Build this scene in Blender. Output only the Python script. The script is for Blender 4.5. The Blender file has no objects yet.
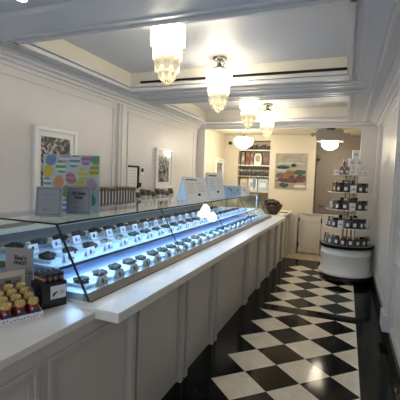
import bpy, bmesh, math, random
from mathutils import Vector, Matrix
random.seed(7)
S = bpy.context.scene
COL = S.collection
PI = math.pi
ORD = ['first','second','third','fourth','fifth','sixth','seventh','eighth','ninth','tenth','eleventh','twelfth','thirteenth','fourteenth','fifteenth','sixteenth','seventeenth','eighteenth','nineteenth','twentieth','twenty-first','twenty-second','twenty-third','twenty-fourth','twenty-fifth','twenty-sixth','twenty-seventh','twenty-eighth','twenty-ninth','thirtieth']

# ------------------------------------------------------------------ materials
def mat(name, col, rough=0.5, metal=0.0, emit=None, es=0.0, bump=0.0, bscale=60, var=0.0, vscale=4, spec=None, coat=0.0):
    m = bpy.data.materials.new(name); m.use_nodes = True
    nt = m.node_tree; b = nt.nodes['Principled BSDF']
    b.inputs['Base Color'].default_value = (*col, 1)
    b.inputs['Roughness'].default_value = rough
    b.inputs['Metallic'].default_value = metal
    if spec is not None: b.inputs['Specular IOR Level'].default_value = spec
    if coat: b.inputs['Coat Weight'].default_value = coat
    if emit is not None:
        b.inputs['Emission Color'].default_value = (*emit, 1)
        b.inputs['Emission Strength'].default_value = es
    tc = nt.nodes.new('ShaderNodeTexCoord')
    if var:
        n = nt.nodes.new('ShaderNodeTexNoise'); n.inputs['Scale'].default_value = vscale; n.inputs['Detail'].default_value = 4
        nt.links.new(tc.outputs['Object'], n.inputs['Vector'])
        r = nt.nodes.new('ShaderNodeValToRGB')
        r.color_ramp.elements[0].position = .3; r.color_ramp.elements[1].position = .7
        r.color_ramp.elements[0].color = (*[c*(1-var) for c in col], 1)
        r.color_ramp.elements[1].color = (*[min(1, c*(1+var)) for c in col], 1)
        nt.links.new(n.outputs['Fac'], r.inputs['Fac']); nt.links.new(r.outputs['Color'], b.inputs['Base Color'])
    if bump:
        n = nt.nodes.new('ShaderNodeTexNoise'); n.inputs['Scale'].default_value = bscale; n.inputs['Detail'].default_value = 3
        nt.links.new(tc.outputs['Object'], n.inputs['Vector'])
        bp = nt.nodes.new('ShaderNodeBump'); bp.inputs['Strength'].default_value = bump; bp.inputs['Distance'].default_value = .01
        nt.links.new(n.outputs['Fac'], bp.inputs['Height']); nt.links.new(bp.outputs['Normal'], b.inputs['Normal'])
    return m

def glass_mat(name, tint=(.93, .98, .97), refl=.09):
    m = bpy.data.materials.new(name); m.use_nodes = True
    nt = m.node_tree; nt.nodes.clear()
    o = nt.nodes.new('ShaderNodeOutputMaterial'); mx = nt.nodes.new('ShaderNodeMixShader')
    t = nt.nodes.new('ShaderNodeBsdfTransparent'); t.inputs[0].default_value = (*tint, 1)
    g = nt.nodes.new('ShaderNodeBsdfGlossy'); g.inputs['Roughness'].default_value = .02
    f = nt.nodes.new('ShaderNodeFresnel'); f.inputs['IOR'].default_value = 1.45
    ge = nt.nodes.new('ShaderNodeNewGeometry'); k = nt.nodes.new('ShaderNodeMath'); k.operation = 'SUBTRACT'; k.inputs[0].default_value = 1
    nt.links.new(ge.outputs['Backfacing'], k.inputs[1]); k2 = nt.nodes.new('ShaderNodeMath'); k2.operation = 'MULTIPLY'
    nt.links.new(k.outputs[0], k2.inputs[0]); nt.links.new(f.outputs[0], k2.inputs[1])
    nt.links.new(k2.outputs[0], mx.inputs[0]); nt.links.new(t.outputs[0], mx.inputs[1]); nt.links.new(g.outputs[0], mx.inputs[2])
    nt.links.new(mx.outputs[0], o.inputs[0])
    return m

def floor_mat():
    m = bpy.data.materials.new('checker_marble'); m.use_nodes = True
    nt = m.node_tree; b = nt.nodes['Principled BSDF']
    N = nt.nodes.new; L = nt.links.new
    tc = N('ShaderNodeTexCoord'); sp = N('ShaderNodeSeparateXYZ'); L(tc.outputs['Object'], sp.inputs[0])
    def M(op, a, c=None, d=None):
        n = N('ShaderNodeMath'); n.operation = op
        for i, v in enumerate((a, c, d)):
            if v is None: continue
            if isinstance(v, (int, float)): n.inputs[i].default_value = v
            else: L(v, n.inputs[i])
        return n.outputs[0]
    h = .2157
    u = M('DIVIDE', sp.outputs[0], h)
    v = M('SUBTRACT', M('DIVIDE', sp.outputs[1], h), 12.33)
    second = M('GREATER_THAN', v, 9.0)
    vv = M('SUBTRACT', v, second)
    s = M('MULTIPLY', M('ADD', u, vv), .5); t = M('MULTIPLY', M('SUBTRACT', u, vv), .5)
    fs = M('FLOOR', s); ft = M('FLOOR', t)
    par = M('PINGPONG', M('ADD', fs, ft), 1.0)
    white = M('SUBTRACT', 1.0, par)
    inside = M('MULTIPLY', M('GREATER_THAN', u, 0.0), M('LESS_THAN', u, 5.0))
    strip = M('MULTIPLY', M('GREATER_THAN', v, 8.0), M('LESS_THAN', v, 9.0))
    ends = M('LESS_THAN', v, 20.0)
    mask = M('MULTIPLY', M('MULTIPLY', white, inside), M('MULTIPLY', M('SUBTRACT', 1.0, strip), ends))
    # grout lines between the tiles
    ds = M('PINGPONG', s, .5); dt = M('PINGPONG', t, .5)
    gl = M('LESS_THAN', M('MINIMUM', ds, dt), .006)
    mask = M('MULTIPLY', mask, M('SUBTRACT', 1.0, M('MULTIPLY', gl, .5)))
    nz = N('ShaderNodeTexNoise'); nz.inputs['Scale'].default_value = 7; nz.inputs['Detail'].default_value = 6; nz.inputs['Distortion'].default_value = 1.2
    L(tc.outputs['Object'], nz.inputs['Vector'])
    def ramp(a, c, p0=.35, p1=.7):
        r = N('ShaderNodeValToRGB'); r.color_ramp.elements[0].color = (*a, 1); r.color_ramp.elements[1].color = (*c, 1)
        r.color_ramp.elements[0].position = p0; r.color_ramp.elements[1].position = p1
        L(nz.outputs['Fac'], r.inputs['Fac']); return r.outputs['Color']
    w = ramp((.72, .66, .54), (.84, .78, .66)); k = ramp((.005, .006, .006), (.018, .020, .017), .5, .85)
    bg = ramp((.36, .29, .20), (.48, .40, .29))
    mx = N('ShaderNodeMix'); mx.data_type = 'RGBA'; L(mask, mx.inputs['Factor']); L(k, mx.inputs['A']); L(w, mx.inputs['B'])
    far = M('GREATER_THAN', sp.outputs[1], 7.52)
    mx2 = N('ShaderNodeMix'); mx2.data_type = 'RGBA'; L(far, mx2.inputs['Factor']); L(mx.outputs['Result'], mx2.inputs['A']); L(bg, mx2.inputs['B'])
    L(mx2.outputs['Result'], b.inputs['Base Color'])
    b.inputs['Roughness'].default_value = .10
    b.inputs['Specular IOR Level'].default_value = .09
    return m

def photo_mat(name, sc=9, seed=0.0):
    m = bpy.data.materials.new(name); m.use_nodes = True
    nt = m.node_tree; b = nt.nodes['Principled BSDF']; tc = nt.nodes.new('ShaderNodeTexCoord')
    mp = nt.nodes.new('ShaderNodeMapping'); mp.inputs['Location'].default_value = (seed, seed*2, seed)
    n = nt.nodes.new('ShaderNodeTexNoise'); n.inputs['Scale'].default_value = sc; n.inputs['Detail'].default_value = 3; n.inputs['Distortion'].default_value = 1.5
    r = nt.nodes.new('ShaderNodeValToRGB')
    e = r.color_ramp.elements; e[0].position = .42; e[0].color = (.02, .02, .022, 1); e[1].position = .62; e[1].color = (.5, .49, .5, 1)
    x = e.new(.52); x.color = (.16, .15, .16, 1)
    nt.links.new(tc.outputs['Object'], mp.inputs[0]); nt.links.new(mp.outputs[0], n.inputs['Vector'])
    nt.links.new(n.outputs['Fac'], r.inputs['Fac']); nt.links.new(r.outputs['Color'], b.inputs['Base Color'])
    b.inputs['Roughness'].default_value = .25
    return m

M = {}
M['wall'] = mat('painted_wall', (.62, .60, .585), .38, bump=.12, bscale=3, var=.02)
M['ceil'] = mat('painted_ceiling', (.60, .60, .605), .5, bump=.06, bscale=3)
M['coffer'] = mat('coffer_cream', (.72, .67, .56), .3)
M['trim'] = mat('trim_paint', (.63, .62, .61), .35)
M['cab'] = mat('cabinet_paint', (.60, .565, .51), .35, bump=.1, bscale=4, var=.02)
M['cabtrim'] = mat('cabinet_trim_paint', (.56, .52, .465), .35)
M['top'] = mat('countertop_white', (.84, .80, .72), .28, var=.04, vscale=12)
M['black'] = mat('black_marble', (.012, .012, .012), .22)
M['floor'] = floor_mat()
M['glass'] = glass_mat('clear_glass', (.90, .96, .95))
M['pane'] = glass_mat('picture_glass', (1, 1, 1))
M['edge'] = mat('glass_edge', (.01, .025, .025), .25)
M['steel'] = mat('brushed_steel', (.30, .28, .25), .35, .6)
M['chrome'] = mat('chrome', (.34, .33, .31), .25, 1.0)
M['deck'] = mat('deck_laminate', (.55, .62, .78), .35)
M['white'] = mat('white_plastic', (.8, .8, .78), .35)
M['paper'] = mat('white_paper', (.78, .78, .76), .6)
M['plaque'] = mat('grey_plaque', (.245, .24, .24), .5)
M['plaque_line'] = mat('plaque_line', (.04, .04, .045), .5)
M['ink'] = mat('dark_ink', (.008, .008, .009), .7, spec=.2)
M['choc'] = mat('dark_chocolate', (.022, .011, .008), .6, bump=.8, bscale=90, var=.4, vscale=40)
M['milk'] = mat('milk_chocolate', (.06, .028, .018), .55, bump=.8, bscale=90, var=.4, vscale=40)
M['nougat'] = mat('pale_confection', (.36, .32, .25), .5, bump=.6, bscale=80, var=.3, vscale=50)
M['green'] = mat('green_foil', (.03, .10, .05), .3, var=.4, vscale=60)
M['greenc'] = mat('green_box', (.02, .30, .14), .4)
M['tray'] = mat('clear_tray', (.72, .80, .84), .2)
M['purple'] = mat('purple_ink', (.16, .10, .28), .6)
M['blue'] = mat('blue_ink', (.10, .12, .26), .6)
M['lamp_hot'] = mat('lamp_glass_bright', (.9, .87, .78), .3, emit=(1, .90, .73), es=11)
M['lamp_warm'] = mat('lamp_glass_warm', (.5, .47, .38), .3, emit=(1, .83, .50), es=.2)
M['lamp_mid'] = mat('lamp_glass_mid', (.8, .74, .55), .3, emit=(1, .88, .62), es=.5)
M['lamp_slot'] = mat('lamp_etching', (.35, .30, .2), .4, emit=(1, .8, .5), es=.05)
M['globe'] = mat('opal_globe', (.9, .86, .7), .3, emit=(1, .88, .66), es=7.0)
M['spot'] = mat('spot_bulb', (1, 1, 1), .3, emit=(1, .95, .85), es=12)
M['capplate'] = mat('grey_metal_plate', (.25, .22, .19), .5, 0)
M['cream'] = mat('cream_card', (.62, .55, .43), .6)
M['tan'] = mat('tan_card', (.27, .235, .215), .6)
M['sage'] = mat('sage_print', (.42, .46, .40), .5)
M['red'] = mat('red_wrap', (.22, .015, .015), .4, var=.5, vscale=60)
M['yellow'] = mat('yellow_wrap', (.60, .42, .13), .35, bump=.8, bscale=120, var=.45, vscale=60)
M['navy'] = mat('blue_label', (.02, .06, .22), .4)
M['plasticblack'] = mat('black_plastic', (.012, .012, .014), .25)
M['copper'] = mat('copper_cap', (.30, .16, .10), .3, .7)
M['wood'] = mat('dark_wicker', (.045, .028, .018), .6, bump=.8, bscale=60, var=.5, vscale=30)
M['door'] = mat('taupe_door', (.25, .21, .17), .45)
M['taupe'] = mat('taupe_counter', (.27, .24, .21), .4)
M['back'] = mat('cream_wall', (.62, .56, .45), .5, bump=.1, bscale=4)
M['gold'] = mat('gold_print', (.28, .17, .05), .4, .3)
M['grey'] = mat('grey_box', (.22, .21, .21), .5)
M['slate'] = mat('dark_grey_box', (.05, .05, .055), .45)
M['iceblue'] = mat('pale_blue_paper', (.45, .58, .72), .5)
M['stripe'] = mat('silver_label', (.40, .39, .39), .5)
for k, c in dict(e_teal=(.08, .22, .20), e_green=(.06, .26, .08), e_lilac=(.24, .10, .22), e_yel=(.50, .38, .03), e_or=(.50, .20, .05), e_blue=(.12, .18, .40), e_lime=(.14, .26, .03), e_pink=(.38, .24, .30), e_pale=(.46, .46, .22), e_white=(.55, .55, .50)).items():
    M[k] = mat(k.replace('e_', 'egg_print_'), c, .5)
M['photo1'] = photo_mat('street_photo', 14, 1.0)
M['photo2'] = photo_mat('window_photo', 10, 3.0)

# ------------------------------------------------------------------ mesh helpers
class B:
    """mesh builder with material slots"""
    def __init__(s): s.bm = bmesh.new(); s.mats = []
    def mi(s, m):
        if m not in s.mats: s.mats.append(m)
        return s.mats.index(m)
    def poly(s, pts, m):
        vs = [s.bm.verts.new(p) for p in pts]
        f = s.bm.faces.new(vs); f.material_index = s.mi(m); return f
    def box(s, a, b, m, mtx=None):
        x0, y0, z0 = a; x1, y1, z1 = b
        P = [(x0,y0,z0),(x1,y0,z0),(x1,y1,z0),(x0,y1,z0),(x0,y0,z1),(x1,y0,z1),(x1,y1,z1),(x0,y1,z1)]
        if mtx: P = [mtx @ Vector(p) for p in P]
        vs = [s.bm.verts.new(p) for p in P]; i = s.mi(m)
        for q in ((0,3,2,1),(4,5,6,7),(0,1,5,4),(1,2,6,5),(2,3,7,6),(3,0,4,7)):
            s.bm.faces.new([vs[k] for k in q]).material_index = i
        return s
    def prism(s, prof, y0, y1, m, axis='y', mtx=None):
        """closed profile of 2D points extruded: axis y -> profile (x,z); axis x -> (y,z); axis z -> (x,y)"""
        def P(p, t):
            v = {'y': (p[0], t, p[1]), 'x': (t, p[0], p[1]), 'z': (p[0], p[1], t)}[axis]
            return mtx @ Vector(v) if mtx else v
        a = [s.bm.verts.new(P(p, y0)) for p in prof]; b = [s.bm.verts.new(P(p, y1)) for p in prof]
        i = s.mi(m); n = len(prof)
        s.bm.faces.new(a).material_index = i; s.bm.faces.new(b[::-1]).material_index = i
        for k in range(n): s.bm.faces.new((a[k], b[k], b[(k+1) % n], a[(k+1) % n])).material_index = i
        return s
    def lathe(s, prof, m, seg=24, c=(0,0,0), a0=0, smooth=True, mats=None, sx=1, sy=1):
        rings = []
        for r, z in prof:
            if r < 1e-5: rings.append([s.bm.verts.new((c[0], c[1], c[2]+z))])
            else: rings.append([s.bm.verts.new((c[0]+r*sx*math.cos(a0+2*PI*k/seg), c[1]+r*sy*math.sin(a0+2*PI*k/seg), c[2]+z)) for k in range(seg)])
        for j in range(len(rings)-1):
            A, Bq = rings[j], rings[j+1]; i = s.mi(mats[j] if mats else m)
            for k in range(seg):
                k2 = (k+1) % seg
                if len(A) == 1 and len(Bq) == 1: continue
                if len(A) == 1: vs = (A[0], Bq[k2], Bq[k])
                elif len(Bq) == 1: vs = (A[k], A[k2], Bq[0])
                else: vs = (A[k], A[k2], Bq[k2], Bq[k])
                f = s.bm.faces.new(vs); f.material_index = i; f.smooth = smooth
        return s
    def tube(s, pts, r, m, seg=8):
        pts = [Vector(p) for p in pts]; rings = []; i = s.mi(m)
        for k, p in enumerate(pts):
            d = (pts[min(k+1, len(pts)-1)] - pts[max(k-1, 0)]).normalized()
            a = d.orthogonal().normalized(); b = d.cross(a)
            if rings:
                pass
            rings.append([s.bm.verts.new(p + (a*math.cos(2*PI*q/seg) + b*math.sin(2*PI*q/seg))*r) for q in range(seg)])
        for j in range(len(rings)-1):
            for q in range(seg):
                f = s.bm.faces.new((rings[j][q], rings[j][(q+1) % seg], rings[j+1][(q+1) % seg], rings[j+1][q])); f.material_index = i; f.smooth = True
        s.bm.faces.new(rings[0][::-1]).material_index = i; s.bm.faces.new(rings[-1]).material_index = i
        return s
    def ball(s, c, r, m, sub=2, sc=(1,1,1), jit=0):
        g = bmesh.ops.create_icosphere(s.bm, subdivisions=sub, radius=1)
        i = s.mi(m)
        for v in g['verts']:
            k = 1 + random.uniform(-jit, jit)
            v.co = Vector((c[0]+v.co.x*r*sc[0]*k, c[1]+v.co.y*r*sc[1]*k, c[2]+v.co.z*r*sc[2]*k))
            for f in v.link_faces: f.material_index = i; f.smooth = jit < .05
        return s
    def obj(s, name, parent=None, bevel=0, loc=None, rz=0):
        bmesh.ops.recalc_face_normals(s.bm, faces=s.bm.faces)
        me = bpy.data.meshes.new(name); s.bm.to_mesh(me); s.bm.free()
        for m in s.mats: me.materials.append(m)
        o = bpy.data.objects.new(name, me); COL.objects.link(o)
        if parent: o.parent = parent
        if loc: o.location = loc
        if rz: o.rotation_euler.z = rz
        if bevel:
            b = o.modifiers.new('bevel', 'BEVEL'); b.width = bevel; b.segments = 2; b.limit_method = 'ANGLE'
        return o

def tag(o, label, cat, group=None, kind=None):
    o['label'] = label; o['category'] = cat
    if group: o['group'] = group
    if kind: o['kind'] = kind
    return o
def thing(name, label, cat, loc=(0,0,0), rz=0, group=None):
    o = bpy.data.objects.new(name, None); COL.objects.link(o); o.location = loc; o.rotation_euler.z = rz
    o.empty_display_size = .05
    return tag(o, label, cat, group)
def struct(o): o['kind'] = 'structure'; return o
def copy_thing(o, loc, rz, label, scale=None):
    c = o.copy(); COL.objects.link(c); c.location = loc; c.rotation_euler.z = rz; c['label'] = label
    if scale: c.scale = scale
    for ch in o.children:
        d = ch.copy(); COL.objects.link(d); d.parent = c; d.matrix_parent_inverse = ch.matrix_parent_inverse
        for g in ch.children:
            e = g.copy(); COL.objects.link(e); e.parent = d
    return c
def text(body, size, m, parent, loc, rot, name='lettering', ext=.0006, bold=False):
    cu = bpy.data.curves.new(name, 'FONT'); cu.body = body; cu.size = size; cu.align_x = 'CENTER'; cu.align_y = 'CENTER'; cu.extrude = ext
    if bold: cu.offset = size*.018
    t = bpy.data.objects.new('tmp', cu); COL.objects.link(t)
    bpy.context.view_layer.update()
    me = bpy.data.meshes.new_from_object(t.evaluated_get(bpy.context.evaluated_depsgraph_get()))
    bpy.data.objects.remove(t); me.name = name
    me.materials.clear(); me.materials.append(m)
    o = bpy.data.objects.new(name, me); COL.objects.link(o); o.parent = parent; o.location = loc; o.rotation_euler = rot
    return o

# ------------------------------------------------------------------ room constants
XL, XR = -1.97, 1.37
YF, YH = -1.7, 7.05          # shop front, header towards the back room
ZS, ZC = 2.60, 2.80          # soffit, coffer ceiling
CL, CR = -1.66, .89          # coffer edges
YB = 8.35                    # back room wall
XEL = -1.81

# floor
b = B(); b.box((XL-.1, YF-.1, -.1), (XR+.1, 8.8, 0), M['floor']); struct(b.obj('floor'))
# walls
b = B(); b.box((XL-.12, YF, 0), (XL, YH, 2.9), M['wall']); struct(b.obj('wall_left'))
b = B(); b.box((XR, YF, 0), (XR+.12, YH, 2.9), M['wall']); struct(b.obj('wall_right'))
# shop front behind the camera: piers, head and an opening with a window
b = B()
b.box((XL-.12, YF-.12, 0), (XL+.35, YF, 2.9), M['wall']); b.box((XR-.35, YF-.12, 0), (XR+.12, YF, 2.9), M['wall'])
b.box((XL+.35, YF-.12, 2.35), (XR-.35, YF, 2.9), M['wall']); b.box((XL+.35, YF-.12, 0), (XR-.35, YF, .5), M['wall'])
struct(b.obj('wall_front'))
b = B()
for x in (XL+.35, -.9, .2, XR-.40): b.box((x, YF-.08, .5), (x+.05, YF-.03, 2.35), M['trim'])
b.box((XL+.35, YF-.08, .5), (XR-.35, YF-.03, .55), M['trim']); b.box((XL+.35, YF-.08, 2.3), (XR-.35, YF-.03, 2.35), M['trim'])
struct(b.obj('window_1'))
# header wall pieces flanking the opening to the back room
b = B(); b.box((XL, YH, 0), (XEL, YH+.12, 2.9), M['wall']); struct(b.obj('wall_header_left'))
b = B(); b.box((1.09, YH, 0), (XR+.12, YH+.12, 2.9), M['wall']); struct(b.obj('wall_header_right'))
b = B(); b.box((XEL, YH, 2.55), (1.09, YH+.12, 2.9), M['wall']); struct(b.obj('wall_header_top'))
# back room walls
b = B(); b.box((XEL-.1, YH+.12, 0), (XEL, YB+.45, 2.6), M['back']); struct(b.obj('wall_back_left'))
b = B(); b.box((1.12, YH+.12, 0), (1.22, 8.8, 2.6), M['back']); struct(b.obj('wall_back_right'))
NX0, NX1 = -1.47, -.735
b = B(); b.box((XEL, YB, 0), (NX0, YB+.45, 2.6), M['back']); b.box((NX1, YB, 0), (.245, YB+.45, 2.6), M['back'])
b.box((NX0, YB, 2.42), (NX1, YB+.45, 2.6), M['back']); b.box((NX0, YB+.36, 0), (NX1, YB+.45, 2.42), M['back'])
struct(b.obj('wall_back'))
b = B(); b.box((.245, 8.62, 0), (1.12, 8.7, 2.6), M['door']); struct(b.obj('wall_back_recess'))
# door set in the recess
d = B()
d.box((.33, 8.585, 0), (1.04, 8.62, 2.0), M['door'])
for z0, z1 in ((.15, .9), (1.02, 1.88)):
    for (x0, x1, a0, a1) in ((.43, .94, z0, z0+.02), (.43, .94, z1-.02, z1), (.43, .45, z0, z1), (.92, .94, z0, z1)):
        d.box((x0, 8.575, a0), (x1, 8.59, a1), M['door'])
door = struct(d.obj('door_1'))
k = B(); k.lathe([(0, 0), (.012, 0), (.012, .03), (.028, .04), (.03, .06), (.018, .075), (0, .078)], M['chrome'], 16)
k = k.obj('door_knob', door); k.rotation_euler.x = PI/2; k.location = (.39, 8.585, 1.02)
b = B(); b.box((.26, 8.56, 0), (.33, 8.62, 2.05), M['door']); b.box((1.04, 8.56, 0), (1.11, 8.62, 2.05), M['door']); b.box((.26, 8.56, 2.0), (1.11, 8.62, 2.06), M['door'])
struct(b.obj('trim_1'))

# ceiling: near flat part, soffit with two coffers, back room ceiling
b = B()
b.box((XL, YF, 2.635), (XR, 1.93, 2.95), M['ceil'])
def soff(x0, x1, y0, y1, m='ceil'): b.box((x0, y0, ZS), (x1, y1, 2.95), M[m])
soff(XL, XR, 1.93, 2.29)
soff(XL, CL, 2.29, 7.05); soff(CR, XR, 2.29, 7.05)
soff(CL, CR, 4.02, 4.80); soff(CL, CR, 6.62, 7.05)
b.box((CL, 2.29, ZC), (CR, 4.02, 2.95), M['ceil']); b.box((CL, 4.80, ZC), (CR, 6.62, 2.95), M['ceil'])
struct(b.obj('ceiling'))
b = B(); b.box((XEL-.1, YH+.12, 2.55), (1.22, 8.8, 2.7), M['back']); struct(b.obj('ceiling_back'))
# cream-toned inner faces of the coffers
n = 2
for (y0, y1) in ((2.29, 4.02), (4.80, 6.62)):
    b = B(); t = .012; zl = ZS+.045
    b.box((CL, y0, zl), (CL+t, y1, ZC), M['coffer']); b.box((CR-t, y0, zl), (CR, y1, ZC), M['coffer'])
    b.box((CL+t, y1-t, zl), (CR-t, y1, ZC), M['coffer']); b.box((CL+t, y0, zl), (CR-t, y0+t, ZC), M['coffer'])
    struct(b.obj('trim_%d' % n)); n += 1
    # stepped moulding round the coffer mouth
    b = B()
    for (o, z0, z1) in ((.0, ZS-.022, ZS+.012), (.045, ZS-.010, ZS), (-.02, ZS+.02, ZS+.045)):
        w = .03
        X0, X1, Y0, Y1 = CL-o, CR+o, y0-o, y1+o
        b.box((X0-w*(o > 0), Y0-w, z0), (X0+w*(o <= 0), Y1+w, z1), M['trim'])
        b.box((X1-w*(o <= 0), Y0-w, z0), (X1+w*(o > 0), Y1+w, z1), M['trim'])
        b.box((X0, Y1-w*(o <= 0), z0), (X1, Y1+w*(o > 0), z1), M['trim'])
        b.box((X0, Y0-w*(o > 0), z0), (X1, Y0+w*(o <= 0), z1), M['trim'])
    struct(b.obj('trim_%d' % n)); n += 1
b = B(); b.box((-1.50, 3.985, 2.668), (.872, 4.008, 2.690), M['ink']); struct(b.obj('trim_%d' % n)); n += 1
# mouldings under the cross beams
b = B()
for y in (4.18, 4.30, 4.60, 4.70): b.box((-1.72, y, ZS-.022), (1.03, y+.035, ZS), M['trim'])
struct(b.obj('trim_%d' % n)); n += 1
# crown mouldings
def crown(x, sgn, y0, y1):
    return [(x, 2.485), (x+sgn*.018, 2.485), (x+sgn*.018, 2.515), (x+sgn*.05, 2.525), (x+sgn*.05, 2.548), (x+sgn*.10, 2.556), (x+sgn*.10, 2.578), (x+sgn*.16, 2.585), (x+sgn*.16, ZS), (x, ZS)]
b = B(); b.prism(crown(XL, 1, 0, 0), YF, YH, M['trim']); struct(b.obj('trim_%d' % n)); n += 1
b = B(); b.prism(crown(XR, -1, 0, 0), YF, YH, M['trim']); struct(b.obj('trim_%d' % n)); n += 1
b = B(); b.box((XR-.27, 2.1, ZS-.02), (XR-.24, YH, ZS), M['trim']); b.box((XL+.2, 2.1, ZS-.018), (XL+.225, YH, ZS), M['trim']); struct(b.obj('trim_%d' % n)); n += 1
b = B(); b.prism([(YH, 2.51), (YH-.02, 2.51), (YH-.02, 2.535), (YH-.06, 2.545), (YH-.06, 2.565), (YH-.12, 2.572), (YH-.12, ZS), (YH, ZS)], XL, XR, M['trim'], 'x'); struct(b.obj('trim_%d' % n)); n += 1
# baseboards
b = B(); b.box((XR-.02, YF, 0), (XR, YH, .11), M['black']); struct(b.obj('baseboard_right'))
b = B(); b.box((1.09, YH-.02, 0), (XR-.02, YH, .11), M['black']); struct(b.obj('baseboard_back'))
# wall pilasters and panel frames
def frame_lr(b, x, sgn, y0, y1, z0, z1, w=.022, t=.012, m='trim'):
    x1 = x+sgn*t; a, c = min(x, x1), max(x, x1)
    b.box((a, y0, z0), (c, y0+w, z1), M[m]); b.box((a, y1-w, z0), (c, y1, z1), M[m])
    b.box((a, y0+w, z0), (c, y1-w, z0+w), M[m]); b.box((a, y0+w, z1-w), (c, y1-w, z1), M[m])
def pil(name, x, sgn, y0, y1, z0):
    b = B(); xs = sorted((x, x+sgn*.035)); b.box((xs[0], y0, z0), (xs[1], y1, 2.485), M['trim'])
    xs = sorted((x, x+sgn*.05)); b.box((xs[0], y0+.05, z0), (xs[1], y1-.05, 2.485), M['trim'])
    if z0 > 0: b.box((min(x, x+sgn*.07), y0-.01, z0), (max(x, x+sgn*.07), y1+.01, z0+.16), M['trim'])
    struct(b.obj(name))
pil('trim_%d' % n, XL, 1, 4.21, 4.37, 0); n += 1
pil('trim_%d' % n, XR, -1, 4.0, 4.24, .11); n += 1
pil('trim_%d' % n, XR, -1, 6.5, 6.7, .11); n += 1
b = B(); frame_lr(b, XL, 1, .2, 4.13, .5, 2.43); frame_lr(b, XL, 1, 4.46, 6.85, .5, 2.43)
frame_lr(b, XR, -1, .3, 3.85, 1.0, 2.42); frame_lr(b, XR, -1, .3, 3.85, .2, .85); frame_lr(b, XR, -1, 4.4, 6.35, .2, 2.42)
struct(b.obj('trim_%d' % n)); n += 1

# ------------------------------------------------------------------ ceiling lamps
def stepped_lamp(loc, label, rot):
    t = thing('chandelier', label, 'lamp', loc, rot, 'stepped glass ceiling lamps down the shop')
    b = B(); b.lathe([(0, 0), (.075, 0), (.078, -.014), (.055, -.028), (.018, -.035), (.012, -.06), (.022, -.068), (.024, -.08), (.075, -.108), (.098, -.125), (.09, -.13), (0, -.13)], M['chrome'], 24); b.obj('ceiling_mount', t)
    b = B()
    for a in range(3):
        q = 2*PI*a/3+.4
        b.tube([(.02*math.cos(q), .02*math.sin(q), -.02), (.05*math.cos(q), .05*math.sin(q), -.05), (.035*math.cos(q), .035*math.sin(q), -.085), (.07*math.cos(q), .07*math.sin(q), -.118)], .006, M['chrome'], 6)
    b.obj('mount_arm', t)
    # tiers: radius, top z, bottom z, material, number of slots
    tiers = [(.127, -.135, -.285, 'lamp_hot'), (.111, -.26, -.385, 'lamp_mid'), (.094, -.35, -.475, 'lamp_warm'), (.066, -.44, -.525, 'lamp_warm'), (.036, -.50, -.548, 'lamp_warm')]
    for i, (r, z0, z1, m) in enumerate(tiers):
        b = B(); nseg = 8
        if i == 0: b.lathe([(.0, z0+.018), (.085, z0+.012), (r-.006, z0-.012)], M['lamp_mid'], 16, a0=PI/16)
        for k in range(nseg):
            a = 2*PI*k/nseg; w = r*math.tan(PI/nseg)*.985
            mt = Matrix.Rotation(a, 4, 'Z') @ Matrix.Translation((r*math.cos(PI/nseg)*1.02, 0, 0))
            pr_ = [(-w, z0-.01), (w, z0-.01), (w, z1+.03), (w*.62, z1+.03), (w*.62, z1+.012), (w*.3, z1+.012), (w*.3, z1), (-w*.3, z1), (-w*.3, z1+.012), (-w*.62, z1+.012), (-w*.62, z1+.03), (-w, z1+.03)]
            b.prism(pr_, -.003, .003, M[m], 'x', mt)
            if i in (1, 2, 3):
                for q in (-.35, 0, .35): b.box((.0032, q*w-.0022, z1+.045), (.0045, q*w+.0022, z0-.055 if i != 1 else z0-.04), M['lamp_slot'], mt)
            if i == 0:
                b.prism([(-.012, z0-.05), (0, z0-.035), (.012, z0-.05), (.012, z0-.07), (0, z0-.09), (-.012, z0-.07)], .0032, .0045, M['lamp_mid'], 'x', mt)
        b.obj('glass_tier', t)
    b = B(); b.lathe([(0, -.545), (.014, -.549), (.018, -.556), (.012, -.566), (0, -.57)], M['lamp_warm'], 12); b.lathe([(0, -.13), (.008, -.13), (.008, -.55), (0, -.55)], M['chrome'], 8); b.obj('finial', t)
    return t
stepped_lamp((-.39, 2.52, ZC), 'largest stepped glass ceiling lamp, nearest, half behind the near beam', PI/8)
stepped_lamp((-.40, 3.73, ZC), 'stepped glass ceiling lamp in front of the black slot, chrome mount in full view', 0)
stepped_lamp((-.39, 4.98, ZC), 'stepped glass ceiling lamp tucked behind the middle beam, mount hidden', PI/10)
stepped_lamp((-.385, 6.2, ZC), 'smallest and farthest stepped glass ceiling lamp, last of its row', 0)

t = thing('pendant_lamp', 'opal schoolhouse globe lamp by the shelf niche in the back room', 'lamp', (-1.10, 7.40, 2.55))
b = B(); b.lathe([(0, 0), (.10, 0), (.10, -.015), (.04, -.03), (.014, -.035), (.014, -.13), (.06, -.135), (.085, -.15), (.085, -.165), (0, -.165)], M['chrome'], 24); b.obj('ceiling_mount', t)
b = B(); b.lathe([(.08, -.16), (.17, -.175), (.195, -.205), (.19, -.29), (.165, -.315), (.13, -.34), (.06, -.385), (.02, -.40), (0, -.405)], M['globe'], 12, smooth=False); b.obj('glass_shade', t)
t = thing('ceiling_lamp', 'faceted opal lamp under a wide grey scalloped plate, before the doorway', 'lamp', (.565, 7.34, 2.55))
b = B(); b.lathe([(0, 0), (.085, 0), (.085, -.03), (.05, -.04), (.05, -.09), (0, -.09)], M['chrome'], 24); b.obj('ceiling_mount', t)
b = B()
prof = [(-.19, -.055), (.19, -.055), (.235, -.085), (.235, -.11), (.27, -.13), (.27, -.15), (.235, -.165), (.235, -.25), (-.235, -.25), (-.235, -.165), (-.27, -.15), (-.27, -.13), (-.235, -.11), (-.235, -.085)]
b.prism(prof, -.17, -.155, M['capplate'], 'y'); b.prism(prof, .155, .17, M['capplate'], 'y')
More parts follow.
